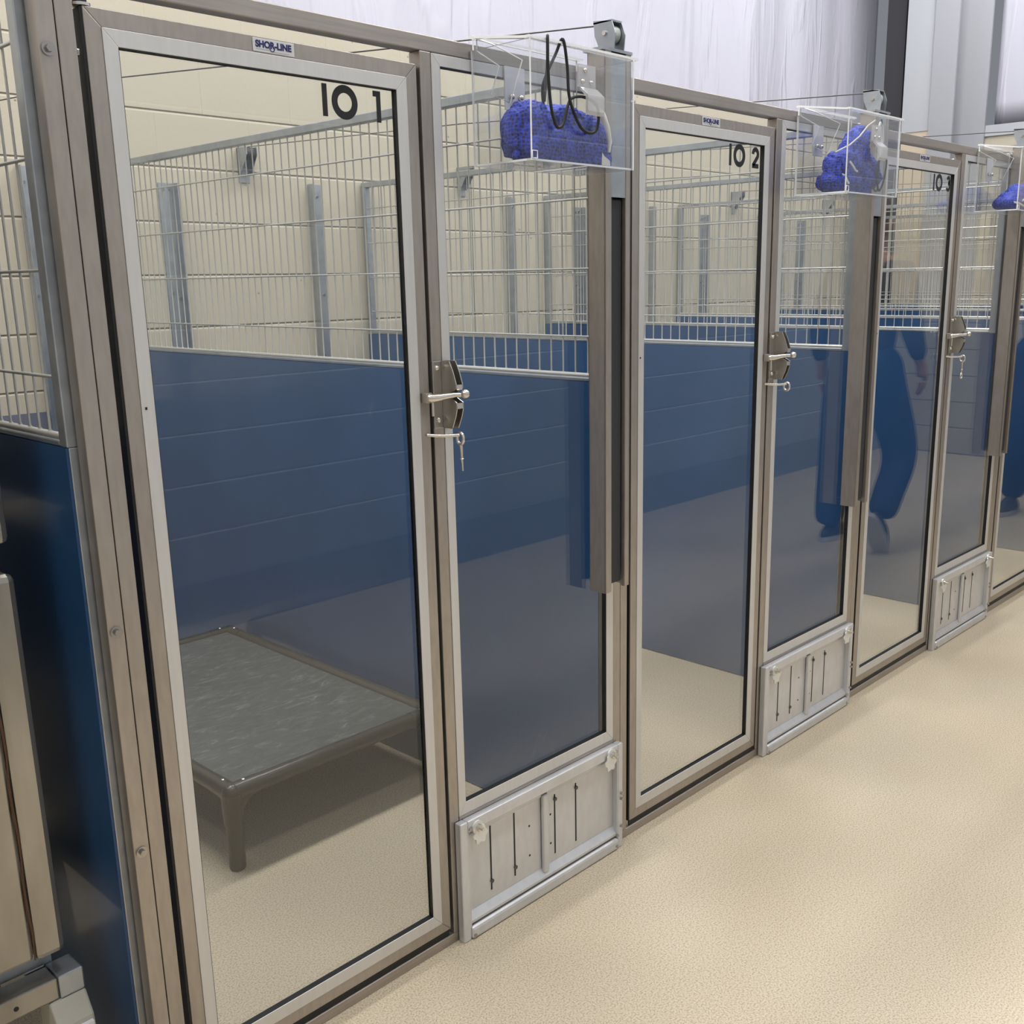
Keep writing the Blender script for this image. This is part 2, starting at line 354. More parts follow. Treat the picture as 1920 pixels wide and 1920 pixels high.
# ================================================================== ROW: rails
NB = 6
ORD = ['first', 'second', 'third', 'fourth', 'fifth', 'sixth']
t = MB().rbox(-.222, NB*P-.16, 0, .03, 1.8105, 1.838, .002).build('top_rail', M_STEEL_H)
tag(t, 'long brushed steel rail running along the top of the kennel fronts', 'rail')
t = MB().rbox(-.222, NB*P-.16, .0, .032, 0, .0225, .002).build('sill_rail', M_STEEL_H)
tag(t, 'low brushed steel sill rail along the floor beneath the kennel doors', 'rail')

# ------------------------------------------------------------------ dividers (x = partition face)
PX = -.232
def make_divider():
    t = empty('kennel_divider')
    y0, y1, th = .034, YB-.004, .026
    fr = MB()
    fr.rbox(0, th, y0, y1, 1.829, 1.851, .002).rbox(0, th, y0, y0+.026, 1.176, 1.829, .002).rbox(.002, th, y0, y0+.026, .012, 1.176, .002).rbox(0, th, y1-.03, y1, .012, 1.829, .002)
    fr.rbox(0, th, y0+.026, y1-.03, 1.176, 1.186, .003).rbox(.002, th, y0+.026, y1-.03, .012, .03, .002)
    for yy in (.6, 1.8): fr.box(.002, th-.002, yy, yy+.03, 0, .012)
    fr.build('frame', M_GALV, t)
    MB().box(-.002, .002, y0+.001, y1-.001, .004, 1.1755).box(.004, th-.004, y0+.026, y1-.03, .03, 1.176).build('panel', M_BLUE, t)
    MB().tube([(.009, y0+.024, 1.189), (.009, y1-.03, 1.189)], .0062, 10).build('mesh_rail', M_WIRE, t)
    wm = MB()
    n = int((y1-y0-.05)/.0387)
    for i in range(n):
        yy = y0+.026+.014+i*.0387
        if yy < y1-.035: wm.tube([(.010, yy, 1.189), (.010, yy, 1.198), (.010, yy, 1.824), (.010, yy, 1.832)], [.0055, .0020, .0020, .004], 6)
    for zz in (1.279, 1.432, 1.585, 1.738): wm.tube([(.0055, y0+.02, zz), (.0055, y1-.02, zz)], .0027, 6)
    wm.build('wire_mesh', M_WIRE, t)
    return t
dv = make_divider()
side = ['left of kennel IO 1', 'between kennels IO 1 and IO 2', 'between kennels IO 2 and IO 3', 'on the far side of kennel IO 3',
        'next but one beyond kennel IO 3', 'next to last before the end wall', 'nearest the end wall']
for k in range(NB+1):
    o = dv if k == 0 else copy_tree(dv)
    o.location = (PX+k*P, 0, 0)
    tag(o, 'blue panel divider with wire mesh above, ' + side[k], 'divider', 'kennel dividers')

# ------------------------------------------------------------------ posts
def bolt_mb(x, z, y=0.0):
    mb = MB(); mb.cyl((x, y, z), (x, y-.0025, z), .0095, 20); mb.cyl((x, y-.003, z), (x, y-.008, z), .0052, 6); return mb
def make_posts(k):
    t = empty('front_post', (k*P, 0, 0))
    MB().rbox(-.2185, -.1925, 0, .03, 0.0226, 1.8104, .0015).build('tube', M_STEEL, t)
    MB().rbox(-.1912, -.1655, 0, .03, 0.0226, 1.8104, .0015).build('tube', M_STEEL, t)
    if k == 0:
        for z in (1.723, .890, .514): bolt_mb(-.206, z).build('bolt', M_BOLT, t)
        MB().cyl((-.1628, .006, 1.725), (-.1655, .006, 1.725), .006, 12).build('bolt', M_BOLT, t)
    return t
for k in range(NB+1):
    tag(make_posts(k), ['bolted pair of brushed steel posts left of door IO 1', 'pair of brushed steel posts left of door IO 2', 'pair of brushed steel posts left of door IO 3',
        'pair of brushed steel posts right of the third clear bin', 'pair of steel posts at the far side of the fourth kennel', 'pair of steel posts at the far side of the fifth kennel', 'last pair of steel posts by the end wall'][k],
        'post', 'front posts')

# ------------------------------------------------------------------ numerals
def stroke(pts, wd, y0, y1, mb):
    L = []; R = []; n = len(pts)
    for i, p in enumerate(pts):
        a = Vector(pts[max(i-1, 0)]); c = Vector(pts[min(i+1, n-1)]); d = (c-a).normalized(); nn = Vector((-d.y, d.x))*wd/2
        L.append(Vector(p)+nn); R.append(Vector(p)-nn)
    for i in range(n-1): mb.prism([L[i], L[i+1], R[i+1], R[i]], y0, y1, 'y')
def numeral(ch, x, z, h, mb, y0, y1):
    wd = .0112; c = math.cos; s = math.sin
    if ch == 'I': mb.prism([(x, z), (x+.0100, z), (x+.0100, z+h), (x, z+h)], y0, y1, 'y')
    if ch == 'O':
        R = (h+.004)/2; cx, cz = x+R*.97, z+h/2; n = 40
        for i in range(n):
            a, b2 = 2*math.pi*i/n, 2*math.pi*(i+1)/n; r = R-.0128
            mb.prism([(cx+.97*R*c(a), cz+R*s(a)), (cx+.97*R*c(b2), cz+R*s(b2)), (cx+r*c(b2), cz+r*s(b2)), (cx+r*c(a), cz+r*s(a))], y0, y1, 'y')
    if ch == '1': mb.prism([(x+.007, z), (x+.0165, z), (x+.0165, z+h), (x, z+h), (x, z+h-.0095), (x+.007, z+h-.0095)], y0, y1, 'y')
    if ch == '2':
        R = .0118; cx, cz = x+.0145, z+h-R-wd/2
        pts = [(cx+R*c(a), cz+R*s(a)) for a in [math.radians(180-i*210/16) for i in range(17)]]
        pts += [(x+.012, z+.015), (x+.004, z+wd*.6)]
        stroke(pts, wd, y0, y1, mb); mb.prism([(x, z), (x+.030, z), (x+.030, z+wd), (x, z+wd)], y0, y1, 'y')
    if ch == '3':
        for R, cz, a0, a1 in ((.0105, z+h-.0105-wd/2, 160, -90), (.0130, z+.0130+wd/2, 90, -155)):
            stroke([(x+.014+R*c(a), cz+R*s(a)) for a in [math.radians(a0+(a1-a0)*i/18) for i in range(19)]], wd*.95, y0, y1, mb)
    if ch == '4':
        stroke([(x+.022, z), (x+.022, z+h)], wd, y0, y1, mb); stroke([(x+.022, z+h-.003), (x+.002, z+.017)], wd*.8, y0, y1, mb); stroke([(x, z+.016), (x+.032, z+.016)], wd*.8, y0, y1, mb)

# ------------------------------------------------------------------ doors
GY = .006       # pane recess
def make_door(num):
    t = empty('kennel_door')
    fr = frame_mb(-.1525, .446, .040, 1.786, .0245, .0245, .0245, .0245, 0, .028); fr.build('frame', M_STEEL, t, .0012)
    frame_mb(-.128, .4215, .0645, 1.7615, .0215, .0235, .0235, .0265, -.0012, .0125).build('trim', M_ALU, t, .0008)
    gs = frame_mb(-.1065, .398, .091, 1.738, .0012, .0012, .0012, .0012, .0002, .0125)
    gs.build('gasket', M_BLACK, t)
    MB().box(-.1053, .3968, GY, GY+.006, .0922, 1.7368).build('glass_pane', M_GLASS, t)
    MB().box(-.150, .444, .004, .026, .0235, .0400).box(-.1560, -.1527, .002, .0285, .0400, 1.784).box(.4462, .4500, .005, .0285, .0400, 1.784).build('edge_gap_shade', M_BLACK, t)  # black strips paint the shade in the gaps below and beside the door
    hp = MB().cyl((-.149, .014, 1.7865), (-.149, .014, 1.7905), .0150, 20); hp.build('hinge_cap', M_BRIGHT, t)
    MB().cyl((-.149, .014, 1.7905), (-.149, .014, 1.8104), .0095, 16).build('hinge_pin', M_BLACK, t)
    MB().cyl((-.149, .014, .0228), (-.149, .014, .0405), .008, 12).build('hinge_pin', M_BOLT, t)
    st = MB().rbox(.113, .189, -.0016, 0, 1.7630, 1.7832, .0006).build('sticker', M_STICK, t)
    mx = Matrix.Translation((.118, -.0018, 1.7702)) @ Matrix.Rotation(math.pi/2, 4, 'X') @ Matrix.Diagonal((1.0, 1.0, 1, 1))
    tm = text_mb('SHOR-LINE', .0135, .0002, mx, .0006)
    xs = [v[0] for v in tm.v]; x0, x1 = min(xs), max(xs)
    tm.v = [(.1175+(v[0]-x0)/(x1-x0)*.066, v[1], v[2]) for v in tm.v]
    hk = [( .1475+.0042*math.cos(a), 1.7703+.0045*math.sin(a)) for a in [math.radians(170+i*200/12) for i in range(13)]]
    stroke(hk, .0013, -.0021, -.0016, tm)
    tm.build('lettering', M_NAVY, st)
    MB().box(.1185, .142, -.00185, -.0016, 1.7668, 1.7677).box(.148, .178, -.00185, -.0016, 1.7652, 1.7660).build('fine_print', M_GREYPR, st)
    for ch, x in (('I', .2430), ('O', .2620), (num, .3495)):
        mb = MB(); numeral(ch, x, 1.6805, .0515, mb, GY-.0006, GY-.0001)
        mb.build('numeral', M_DECAL, t)
    MB().box(-.1225, -.1195, -.0022, -.001, 1.2245, 1.2285).build('screw_hole', M_BLACK, t)
    return t
door_label = ['tall glass kennel door marked IO 1 with the raised dog bed behind it', 'tall glass kennel door marked IO 2', 'tall glass kennel door marked IO 3',
              'tall glass kennel door at the right edge of the photo', 'fifth glass kennel door, beyond the right edge', 'last glass kennel door before the end wall']
for k in range(NB):
    d = make_door('123456'[k] if k < 4 else '4'); d.location = (k*P, 0, 0)
    tag(d, door_label[k], 'door', 'kennel doors')

# ------------------------------------------------------------------ fixed glass side panels
def make_side():
    t = empty('glass_side_panel')
    MB().rbox(.455, .481, 0, .03, .0226, 1.8104, .0015).build('frame', M_STEEL, t)
    frame_mb(.4815, .9995, .2925, 1.8095, .0205, .0255, .0205, .0275, -.0012, .0125).build('trim', M_ALU, t, .0008)
    frame_mb(.502, .974, .320, 1.789, .0012, .0012, .0012, .0012, .0002, .0125).build('gasket', M_BLACK, t)
    MB().box(.5032, .9728, GY, GY+.006, .3212, 1.7878).build('glass_pane', M_GLASS, t)
    MB().box(.4815, .9995, -.0008, .024, .2600, .2922).build('lower_rail', M_STEEL_H, t)
    return t
sp = make_side()
sl = ['narrow fixed glass panel right of door IO 1', 'narrow fixed glass panel right of door IO 2', 'narrow fixed glass panel right of door IO 3', 'narrow fixed glass panel of the fourth kennel',
      'narrow fixed glass panel of the fifth kennel', 'narrow fixed glass panel nearest the end wall']
for k in range(NB):
    o = sp if k == 0 else copy_tree(sp); o.location = (k*P, 0, 0)
    tag(o, sl[k], 'glass panel', 'fixed glass panels')
    if k in (1, 2): MB().rbox(.507, .5125, GY-.0006, GY-.0001, .328, .336, .0001).build('sticker', M_STICK, o)

# ------------------------------------------------------------------ slotted feeder hatches at the bottom
def make_hatch():
    t = empty('feeder_hatch')
    Y = -.021
    fr = MB()
    fr.rbox(.466, .4875, Y, -.0012, .0002, .285, .003).rbox(.996, 1.014, Y, -.0012, .0002, .285, .003)
    fr.rbox(.4875, .996, Y, -.0012, .2575, .285, .003)
    fr.rbox(.4875, .996, Y-.004, -.0005, .0002, .030, .007)
    fr.box(.4875, .4905, Y+.002, 0, .03, .2575).box(.993, .996, Y+.002, 0, .03, .2575)
    fr.build('frame', M_KICK, t)
    MB().box(.4875, .996, -.0005, .001, .03, .2575).build('back_plate', M_KICK, t)
    lg = MB().prism([(-.003, .036), (-.017, .036), (-.017, .042), (-.003, .060)], .4905, .993, 'x'); lg.build('ledge', M_KICK, t)
    for a, b_ in ((.4915, .728), (.746, .9925)):
        pl = MB().box(a, b_, -.005, -.0035, .060, .246).rbox(a, b_, -.010, -.0035, .243, .2535, .003)
        q = pl.build('sliding_plate', M_KICK, t)
        for xx in ((.566, .641) if a < .6 else (.777, .852)):
            zb_, zt_ = (.080, .238) if a < .6 else (.077, .231)
            MB().box(xx-.0021, xx+.0021, -.0056, -.0048, zb_, zt_).build('slot', M_BLACK, q)
            zz = zb_+.022 if a < .6 else zt_-.012
            MB().cyl((xx+.001, -.005, zz), (xx+.001, -.0085, zz), .0048, 10).build('screw', M_SCREW, q)
        hx = .690 if a < .6 else .762
        for hz in (.11, .185): MB().cyl((hx, -.005, hz), (hx, -.0056, hz), .0027, 8).build('hole', M_BLACK, q)
    MB().box(.490, .994, -.0075, -.0036, .2537, .2575).build('lip_gap_shade', M_BLACK, t)  # shade of the gap under the top lip, painted as a black strip
    MB().rbox(.7285, .7455, -.016, -.0035, .048, .250, .004).build('centre_bar', M_KICK, t)
    for bx, bz, sgn in ((.512, .265, 1), (.966, .270, -1)):
        kn = MB(); cx, cz = bx+.006*sgn, bz-.019
        pts = []
        for i in range(40):
            a = 2*math.pi*i/40; r = .0190+.0030*math.cos(6*a); pts.append((cx+r*math.cos(a), cz+r*1.05*math.sin(a)))
        kn.prism(pts, -.0275, -.0240, 'y'); kn.cyl((bx, -.0212, bz), (bx, -.0260, bz), .0150, 20)
        q = kn.build('turn_catch', M_CATCH, t)
        MB().cyl((bx, -.0260, bz), (bx, -.034, bz), .0075, 6).cyl((bx, -.034, bz), (bx, -.043, bz), .0038, 10).build('bolt', M_BRIGHT, q)
        MB().cyl((bx-.019*sgn, -.0212, bz+.001), (bx-.019*sgn, -.0245, bz+.001), .0045, 10).build('rivet', M_BOLT, t)
    for rx, rz in ((1.006, .150), (1.006, .135), (1.006, .06), (.495, .010), (.985, .012), (.988, .040)):
        MB().cyl((rx, Y, rz), (rx, Y-.006, rz), .0038, 10).build('rivet', M_BOLT, t)
    return t
hh = make_hatch()
hl = ['slotted aluminium feeder hatch at floor level, nearest and largest', 'slotted aluminium feeder hatch at floor level between doors IO 2 and IO 3', 'slotted aluminium feeder hatch at floor level right of door IO 3',
      'slotted aluminium feeder hatch of the fourth kennel', 'slotted aluminium feeder hatch of the fifth kennel', 'slotted aluminium feeder hatch nearest the end wall']
for k in range(NB):
    o = hh if k == 0 else copy_tree(hh); o.location = (k*P, 0, 0); tag(o, hl[k], 'hatch', 'feeder hatches')

# ------------------------------------------------------------------ latches
def make_latch(hook):
    t = empty('door_latch')
    pr = [(0, 1.131), (0, 1.260), (-.026, 1.260), (-.036, 1.240), (-.044, 1.217), (-.044, 1.209), (-.026, 1.199), (-.026, 1.191), (-.044, 1.182), (-.044, 1.169), (-.040, 1.155), (-.029, 1.131)]
    for x0 in (.4755, .4915):
        MB().prism(pr, x0, x0+.0022, 'x').build('cheek_plate', M_LATCH, t)
    MB().box(.4775, .4917, -.003, -.0014, 1.131, 1.260).build('back_plate', M_STEEL, t)
    MB().rbox(.4535, .4755, -.0035, 0, 1.131, 1.260, .001).build('mounting_plate', M_LATCH, t)
    for bz in (1.247, 1.147): MB().ball((.464, -.0045, bz), (.0055, .005, .0055)).build('rivet', M_BRIGHT, t)
    MB().box(.4775, .4917, -.044, -.0425, 1.206, 1.216).box(.4775, .4917, -.044, -.0425, 1.170, 1.181).build('bridge', M_BRIGHT, t)
    MB().rbox(.4245, .4400, -.016, 0, 1.183, 1.203, .002).build('keeper', M_STEEL, t)
    lv = MB().tube([(.434, -.017, 1.193), (.446, -.022, 1.193), (.462, -.030, 1.195), (.478, -.040, 1.197), (.486, -.049, 1.197)], [.0085, .0080, .0062, .0050, .0045], 12)
    lv.ball((.434, -.017, 1.193), .0090); q = lv.build('lever', M_BRIGHT, t)
    MB().ball((.4880, -.056, 1.1985), .0090).build('knob', M_BRIGHT, q)
    MB().cyl((.440, -.016, 1.184), (.440, -.016, 1.158), .0028, 10).build('lock_pin', M_BRIGHT, t)
    MB().tube([(.436, .0, 1.121), (.447, -.012, 1.119), (.468, -.026, 1.118), (.484, -.040, 1.119)], .0035, 8).build('rod', M_BRIGHT, t)
    MB().tube([(.485, -.041+.009*math.cos(a), 1.112+.011*math.sin(a)) for a in [2*math.pi*i/20 for i in range(20)]], .0030, 8, closed=True).build('ring', M_BRIGHT, t)
    if hook:
        q = MB().tube([(.486, -.041, 1.103), (.487, -.041, 1.09), (.4875, -.041, 1.074)], [.0036, .0030, .0024], 10).ball((.4875, -.041, 1.072), (.0042, .0042, .002)).build('snap_hook', M_BRIGHT, t)
        if hook == 2:
            MB().tube([(.487+.007*math.cos(a), -.041, 1.050+.010*math.sin(a)) for a in [2*math.pi*i/20 for i in range(20)]], .0022, 8, closed=True).cyl((.487, -.041, 1.061), (.487, -.041, 1.074), .0022, 8).build('swivel_eye', M_BRIGHT, q)
        else:
            MB().tube([(.4875, -.041, 1.072), (.4885, -.041, 1.060), (.4888, -.041, 1.048)], [.0024, .0018, .0016], 8).build('tip', M_BRIGHT, q)
    return t
ll = ['steel lever latch with snap hook on door IO 1', 'steel lever latch without hook on door IO 2', 'steel lever latch with hanging swivel hook on door IO 3', 'steel lever latch of the fourth door',
      'steel lever latch of the fifth door', 'steel lever latch of the last door']
for k in range(NB):
    l = make_latch((1, 0, 2, 0, 0, 0)[k]); l.location = (k*P, 0, 0); tag(l, ll[k], 'latch', 'door latches')

# ------------------------------------------------------------------ counterweight channels with pulleys
def make_channel():
    t = empty('counterweight_channel', (0, 0, 0))
    y1, y0, a, b_, z0, z1 = -.0013, -.049, .913, .9995, .700, 1.866
    c = MB().box(a, a+.0025, y0, y1, z0, z1).box(b_-.0025, b_, y0, y1, z0+.003, z1).box(a, b_, y1-.002, y1, z0+.02, z1)
    c.box(a, a+.019, y0, y0+.0025, z0, z1).box(b_-.016, b_, y0, y0+.0025, z0+.003, z1)
    c.box(a+.0190, a+.0225, y0+.001, y0+.013, z0, z1).box(b_-.0175, b_-.016, y0+.001, y0+.010, z0+.003, z1)
    c.build('channel', M_STEEL, t)
    MB().box(a+.0225, b_-.0175, y0+.001, y0+.0025, 1.578, 1.862).build('cover_plate', M_GALV, t)
    MB().rbox(a+.024, b_-.019, -.040, -.006, .715, 1.575, .003).build('counterweight', M_DARK, t)
    # pulley bracket on top
    pb = MB()
    prof = [(-.004, 1.872), (-.040, 1.872), (-.044, 1.905), (-.034, 1.930), (.016, 1.936), (.012, 1.905)]
    for x0 in (.953, .985): pb.prism(prof, x0, x0+.0022, 'x')
    pb.box(.953, .9872, -.034, .016, 1.929, 1.9325).box(.905, 1.003, -.050, .004, 1.8662, 1.8720)
    q = pb.build('pulley_bracket', M_GALV, t)
    MB().cyl((.957, -.016, 1.908), (.983, -.016, 1.908), .0185, 24).build('pulley_wheel', M_PULLEY, q)
    MB().cyl((.949, -.016, 1.908), (.991, -.016, 1.908), .0050, 10).build('axle', M_BRIGHT, q)
    return t
ch = make_channel()
cl = ['steel counterweight channel with pulley under and behind the nearest clear bin', 'steel counterweight channel with pulley by the second clear bin', 'steel counterweight channel by the third clear bin',
      'steel counterweight channel of the fourth kennel', 'steel counterweight channel of the fifth kennel', 'steel counterweight channel nearest the end wall']
for k in range(NB):
    o = ch if k == 0 else copy_tree(ch); o.location = (k*P, 0, 0); tag(o, cl[k], 'channel', 'counterweight channels')
# cables from the front pulley to the back-wall pulley, guillotine tracks and doors on the back wall
def make_back(k):
    ox = k*P-P
    for j, (x0, x1) in enumerate(((1.225, 1.290), (1.920, 1.985))):
        s = 1 if j == 0 else -1
        mb = MB().box(x0+ox, x1+ox, YB-.006, YB, .02, 1.80+(.03 if j else 0))
        xe = x1 if j == 0 else x0
        mb.box(xe+ox-.003*(j == 0), xe+ox+.003*(j == 1), YB-.04, YB-.006, .02, 1.80+(.03 if j else 0))
        tr = mb.build('door_track', M_GALV)
        kk = ['of the open bay at the left', 'in kennel IO 1', 'in kennel IO 2', 'in kennel IO 3', 'in the fourth kennel', 'in the fifth kennel', 'in the last kennel'][k]
        tag(tr, ('left' if j == 0 else 'right') + ' galvanised angle track on the back wall ' + kk, 'track', 'door tracks')
        for zz, xo in ((1.775, .018), (1.78, .045), (1.38, .02), (1.36, .05), (1.09, .03)):
            MB().cyl((x0+ox+xo, YB-.006, zz), (x0+ox+xo, YB-.011, zz), .005, 8).build('bolt', M_BOLT, tr)
    t = empty('wall_pulley', (ox, 0, 0))
    MB().prism([(YB, 1.85), (YB, 1.955), (YB-.075, 1.955), (YB-.075, 1.925), (YB-.02, 1.85)], 1.585, 1.588, 'x').prism([(YB, 1.85), (YB, 1.955), (YB-.075, 1.955), (YB-.075, 1.925), (YB-.02, 1.85)], 1.632, 1.635, 'x').box(1.585, 1.635, YB-.004, YB, 1.82, 1.955).build('bracket', M_GALV, t)
    MB().cyl((1.592, YB-.045, 1.93), (1.628, YB-.045, 1.93), .026, 20).build('pulley_wheel', M_DARK, t)
    tag(t, 'grey pulley bracket high on the block wall ' + ['of the left open bay', 'in kennel IO 1', 'in kennel IO 2', 'in kennel IO 3', 'in the fourth kennel', 'in the fifth kennel', 'in the last kennel'][k], 'pulley', 'wall pulleys')
    if k <= NB-1:
        cb = MB().tube([(.968+k*P, -.016, 1.9265), (1.2+ox+.5, 1.25, 1.929), (1.610+ox, YB-.045, 1.957)], .0018, 6)
        cb.tube([(1.610+ox, YB-.045, 1.957), (1.61+ox, YB-.065, 1.945), (1.61+ox, YB-.072, 1.92), (1.61+ox, YB-.072, .98)], .0018, 6)
        tag(cb.build('pulley_cable', M_CABLE), 'thin steel cable from the pulley beside ' + ['the nearest clear bin', 'the second clear bin', 'the third clear bin', 'the fourth door', 'the fifth door', 'the last door'][k] + ' to the back wall', 'cable', 'pulley cables')
for k in range(NB+1): 
    if k*P-P+1.985 < XR-.2: make_back(k)

# ================================================================== CLEAR BINS
def make_bin(x, wd, name_i):
    t = empty('acrylic_bin', (x, -.0035, 1.620)); h, d, th = .205, .150, .004
    MB().box(0, th, -d, 0, 0, h, 0, 1).build('side_panel', [M_ACRYL, M_ACRYL_E], t)
    MB().box(wd-th, wd, -d, 0, 0, h, 0, 1).build('side_panel', [M_ACRYL, M_ACRYL_E], t)
    MB().box(th, wd-th, -d, -d+th, 0, h, 0, 1).build('front_panel', [M_ACRYL, M_ACRYL_E], t)
    MB().box(th, wd-th, -th, 0, 0, h+.02, 0, 1).build('back_panel', [M_ACRYL, M_ACRYL_E], t)
    MB().box(th, wd-th, -d+th, -th, 0, th, 0, 1).build('floor_panel', [M_ACRYL, M_ACRYL_E], t)
    rim = MB().box(-.006, wd+.006, -d-.006, -d+.010, h, h+.004, 0, 1).box(-.006, wd+.006, -.012, .0, h+.020, h+.024, 0, 1)
    rim.prism([(-d+.0102, h), (-.0122, h+.0188), (-.0122, h+.0232), (-d+.0102, h+.0045)], -.0055, .007, 'x', 1)
    rim.build('rim', [M_ACRYL, M_ACRYL_E], t)
    # hooked hanger bracket seen against the left side (thin sheet with bright cut edge)
    pg = [(-.002, .206), (-.002, .228), (-.046, .211), (-.119, .174), (-.086, .105), (-.038, .126), (-.059, .173)]
    e = MB(); e.prism(pg, .0125, .0155, 'x')
    e.m = [0, 0]+[1]*(len(e.m)-2)
    e.tube([(.014, a_, b2) for a_, b2 in pg], .0013, 6, 1, closed=True); e.build('hanger', [M_ACRYL, M_ACRYL_E], t)
    # clip on the front
    cx = wd*.50
    cp = MB().box(cx-.022, cx+.026, -d-.005, -d-.0005, .138, .178).prism([(-d-.0005, .138), (-d-.005, .138), (-d-.024, .122), (-d-.024, .094), (-d-.018, .088), (-d-.018, .120)], cx-.018, cx+.030, 'x')
    cl_ = cp.build('clip', M_CLIP, t)
    for bx, bz in ((-.012, .148), (.012, .148), (-.005, .168)): MB().ball((cx+bx, -d-.006, bz), (.0042, .003, .0042)).build('screw', M_BRIGHT, cl_)
    for bx in (.10, .125): MB().ball((bx, -.0075, .135), (.006, .005, .006)).build('mounting_screw', M_BRIGHT, t)
    MB().rbox(.085, .140, -.0035, .0, .110, .190, .001).build('mounting_plate', M_LID, t)
    MB().tube([(.0115+.001, -d-.0006, .004), (.0035, -d-.0006, .004), (.0035, -d-.0006, .017), (.0170, -d-.0006, .017), (.0170, -d-.0006, .004), (.0115, -d-.0006, .004)], .0011, 6).build('drain_notch', M_ACRYL_E, t)
    return t
BINX = [.578, 1.770, 3.018]
bl = ['nearest clear acrylic bin, holding a heaped blue net bag and black cord', 'middle clear acrylic bin holding a tall upright blue net bag', 'clear acrylic bin cut off at the right edge of the photo']
for i, x in enumerate(BINX):
    tag(make_bin(x, .300 if i != 1 else .305, i), bl[i], 'bin', 'clear acrylic bins')

def blob(name, ells, seed, vox=.0045, amp=.006):
    bm = bmesh.new()
    for (c, r) in ells:
        bmesh.ops.create_icosphere(bm, subdivisions=4, radius=1, matrix=Matrix.Translation(c) @ Matrix.Diagonal((*r, 1)))
    me = bpy.data.meshes.new('tmp'); bm.to_mesh(me); bm.free()
    o = bpy.data.objects.new('tmp', me); COL.objects.link(o)
    md = o.modifiers.new('r', 'REMESH'); md.mode = 'VOXEL'; md.voxel_size = vox
    sm = o.modifiers.new('s', 'SMOOTH'); sm.iterations = 6; sm.factor = .6
    dg = bpy.context.evaluated_depsgraph_get(); dg.update()
    m2 = bpy.data.meshes.new_from_object(o.evaluated_get(dg)); bpy.data.objects.remove(o)
    m2.name = name
    ns = [v.normal.copy() for v in m2.vertices]
    for v, nn in zip(m2.vertices, ns):
        p = v.co*1.0
        q = amp*(1.5*noise.noise(p*30+Vector((seed, 0, 0))) - 1.6*max(0, .35-abs(noise.noise(p*17+Vector((seed, 7, 0)))*2.2))/.35 + .9*abs(noise.noise(p*75+Vector((0, seed, 0)))) - .5*abs(noise.noise(p*22+Vector((0, 0, seed)))))
        v.co = p+nn*q
    for p in m2.polygons: p.use_smooth = True
    return m2
def clampmesh(me, x0, x1, y0, y1, z0):
    for v in me.vertices:
        v.co.x = min(max(v.co.x, x0), x1); v.co.y = min(max(v.co.y, y0), y1); v.co.z = max(v.co.z, z0)
def make_bag(i, ells, label, amp=.006):
    x = BINX[i]; me = blob('net_bag', ells, 3+i*5, amp=amp)
    clampmesh(me, .0055, .294, -.1445, -.0065, .0045)
    me.materials.clear(); me.materials.append(M_KNIT)
    t = empty('net_bag', (x, -.0035, 1.620)); tag(t, label, 'bag', 'blue net bags')
    o = bpy.data.objects.new('knit', me); COL.objects.link(o); o.parent = t
    return t
V = Vector
b1 = make_bag(0, [(V((.052, -.090, .055)), (.047, .052, .062)), (V((.045, -.10, .03)), (.042, .042, .035)), (V((.145, -.08, .058)), (.055, .055, .060)), (V((.195, -.085, .050)), (.06, .055, .056)), (V((.245, -.080, .038)), (.048, .055, .055)), (V((.10, -.11, .03)), (.06, .035, .04)), (V((.2, -.11, .025)), (.07, .035, .035))],
              'heaped blue net bag lying in the nearest clear bin')
MB().tube([(.198, -.128, .110), (.212, -.142, .100), (.224, -.1440, .075), (.231, -.1440, .050), (.229, -.1440, .030)], [.004, .0055, .0055, .005, .003], 8).build('drawstring', M_WHITE, b1)
MB().prism([(.205, .0045), (.232, .0045), (.230, .014), (.213, .022), (.207, .028)], -.1455, -.1448, 'y').build('fabric_tag', M_WHITE, b1)
b2 = make_bag(1, [(V((.10, -.08, .035)), (.085, .055, .036)), (V((.105, -.085, .075)), (.065, .05, .045)), (V((.16, -.085, .11)), (.052, .045, .06)), (V((.185, -.085, .145)), (.032, .038, .048)), (V((.22, -.08, .06)), (.055, .055, .058)), (V((.175, -.09, .05)), (.06, .05, .05))],
              'tall blue net bag standing up in the middle clear bin')
MB().tube([(.06, -.128, .083), (.065, -.136, .070), (.075, -.138, .060), (.085, -.138, .058)], .0030, 6).build('trim', M_WHITE, b2)
MB().tube([(.055, -.110, .052), (.058, -.120, .045), (.056, -.124, .036), (.061, -.128, .026)], .0028, 6).build('trim', M_WHITE, b2)
MB().tube([(.196, -.142, .190), (.186, -.1435, .178), (.181, -.1435, .150), (.184, -.1435, .118), (.198, -.1435, .105), (.208, -.1435, .116), (.211, -.1435, .150), (.206, -.143, .180)], .0035, 8, closed=True).build('drawstring', M_WHITE, b2)
MB().tube([(.05, -.09, .108), (.09, -.11, .128), (.125, -.12, .152), (.150, -.13, .180), (.180, -.135, .195)], .0022, 6).build('trim', M_WHITE, b2)
b3 = make_bag(2, [(V((.06, -.09, .028)), (.055, .05, .025)), (V((.12, -.085, .038)), (.06, .05, .035)), (V((.19, -.08, .05)), (.07, .055, .05)), (V((.24, -.08, .045)), (.05, .055, .042))],
              'flat blue net bag with white trim in the clear bin at the right edge', .004)
MB().tube([(.02, -.120, .030), (.045, -.137, .026), (.075, -.143, .018), (.105, -.1435, .016), (.12, -.1435, .030), (.10, -.1435, .045), (.07, -.142, .034)], .0032, 6).build('trim', M_WHITE, b3)
MB().ball((.105, -.1425, .030), (.017, .004, .014)).build('fabric_tag', M_WHITE, b3)

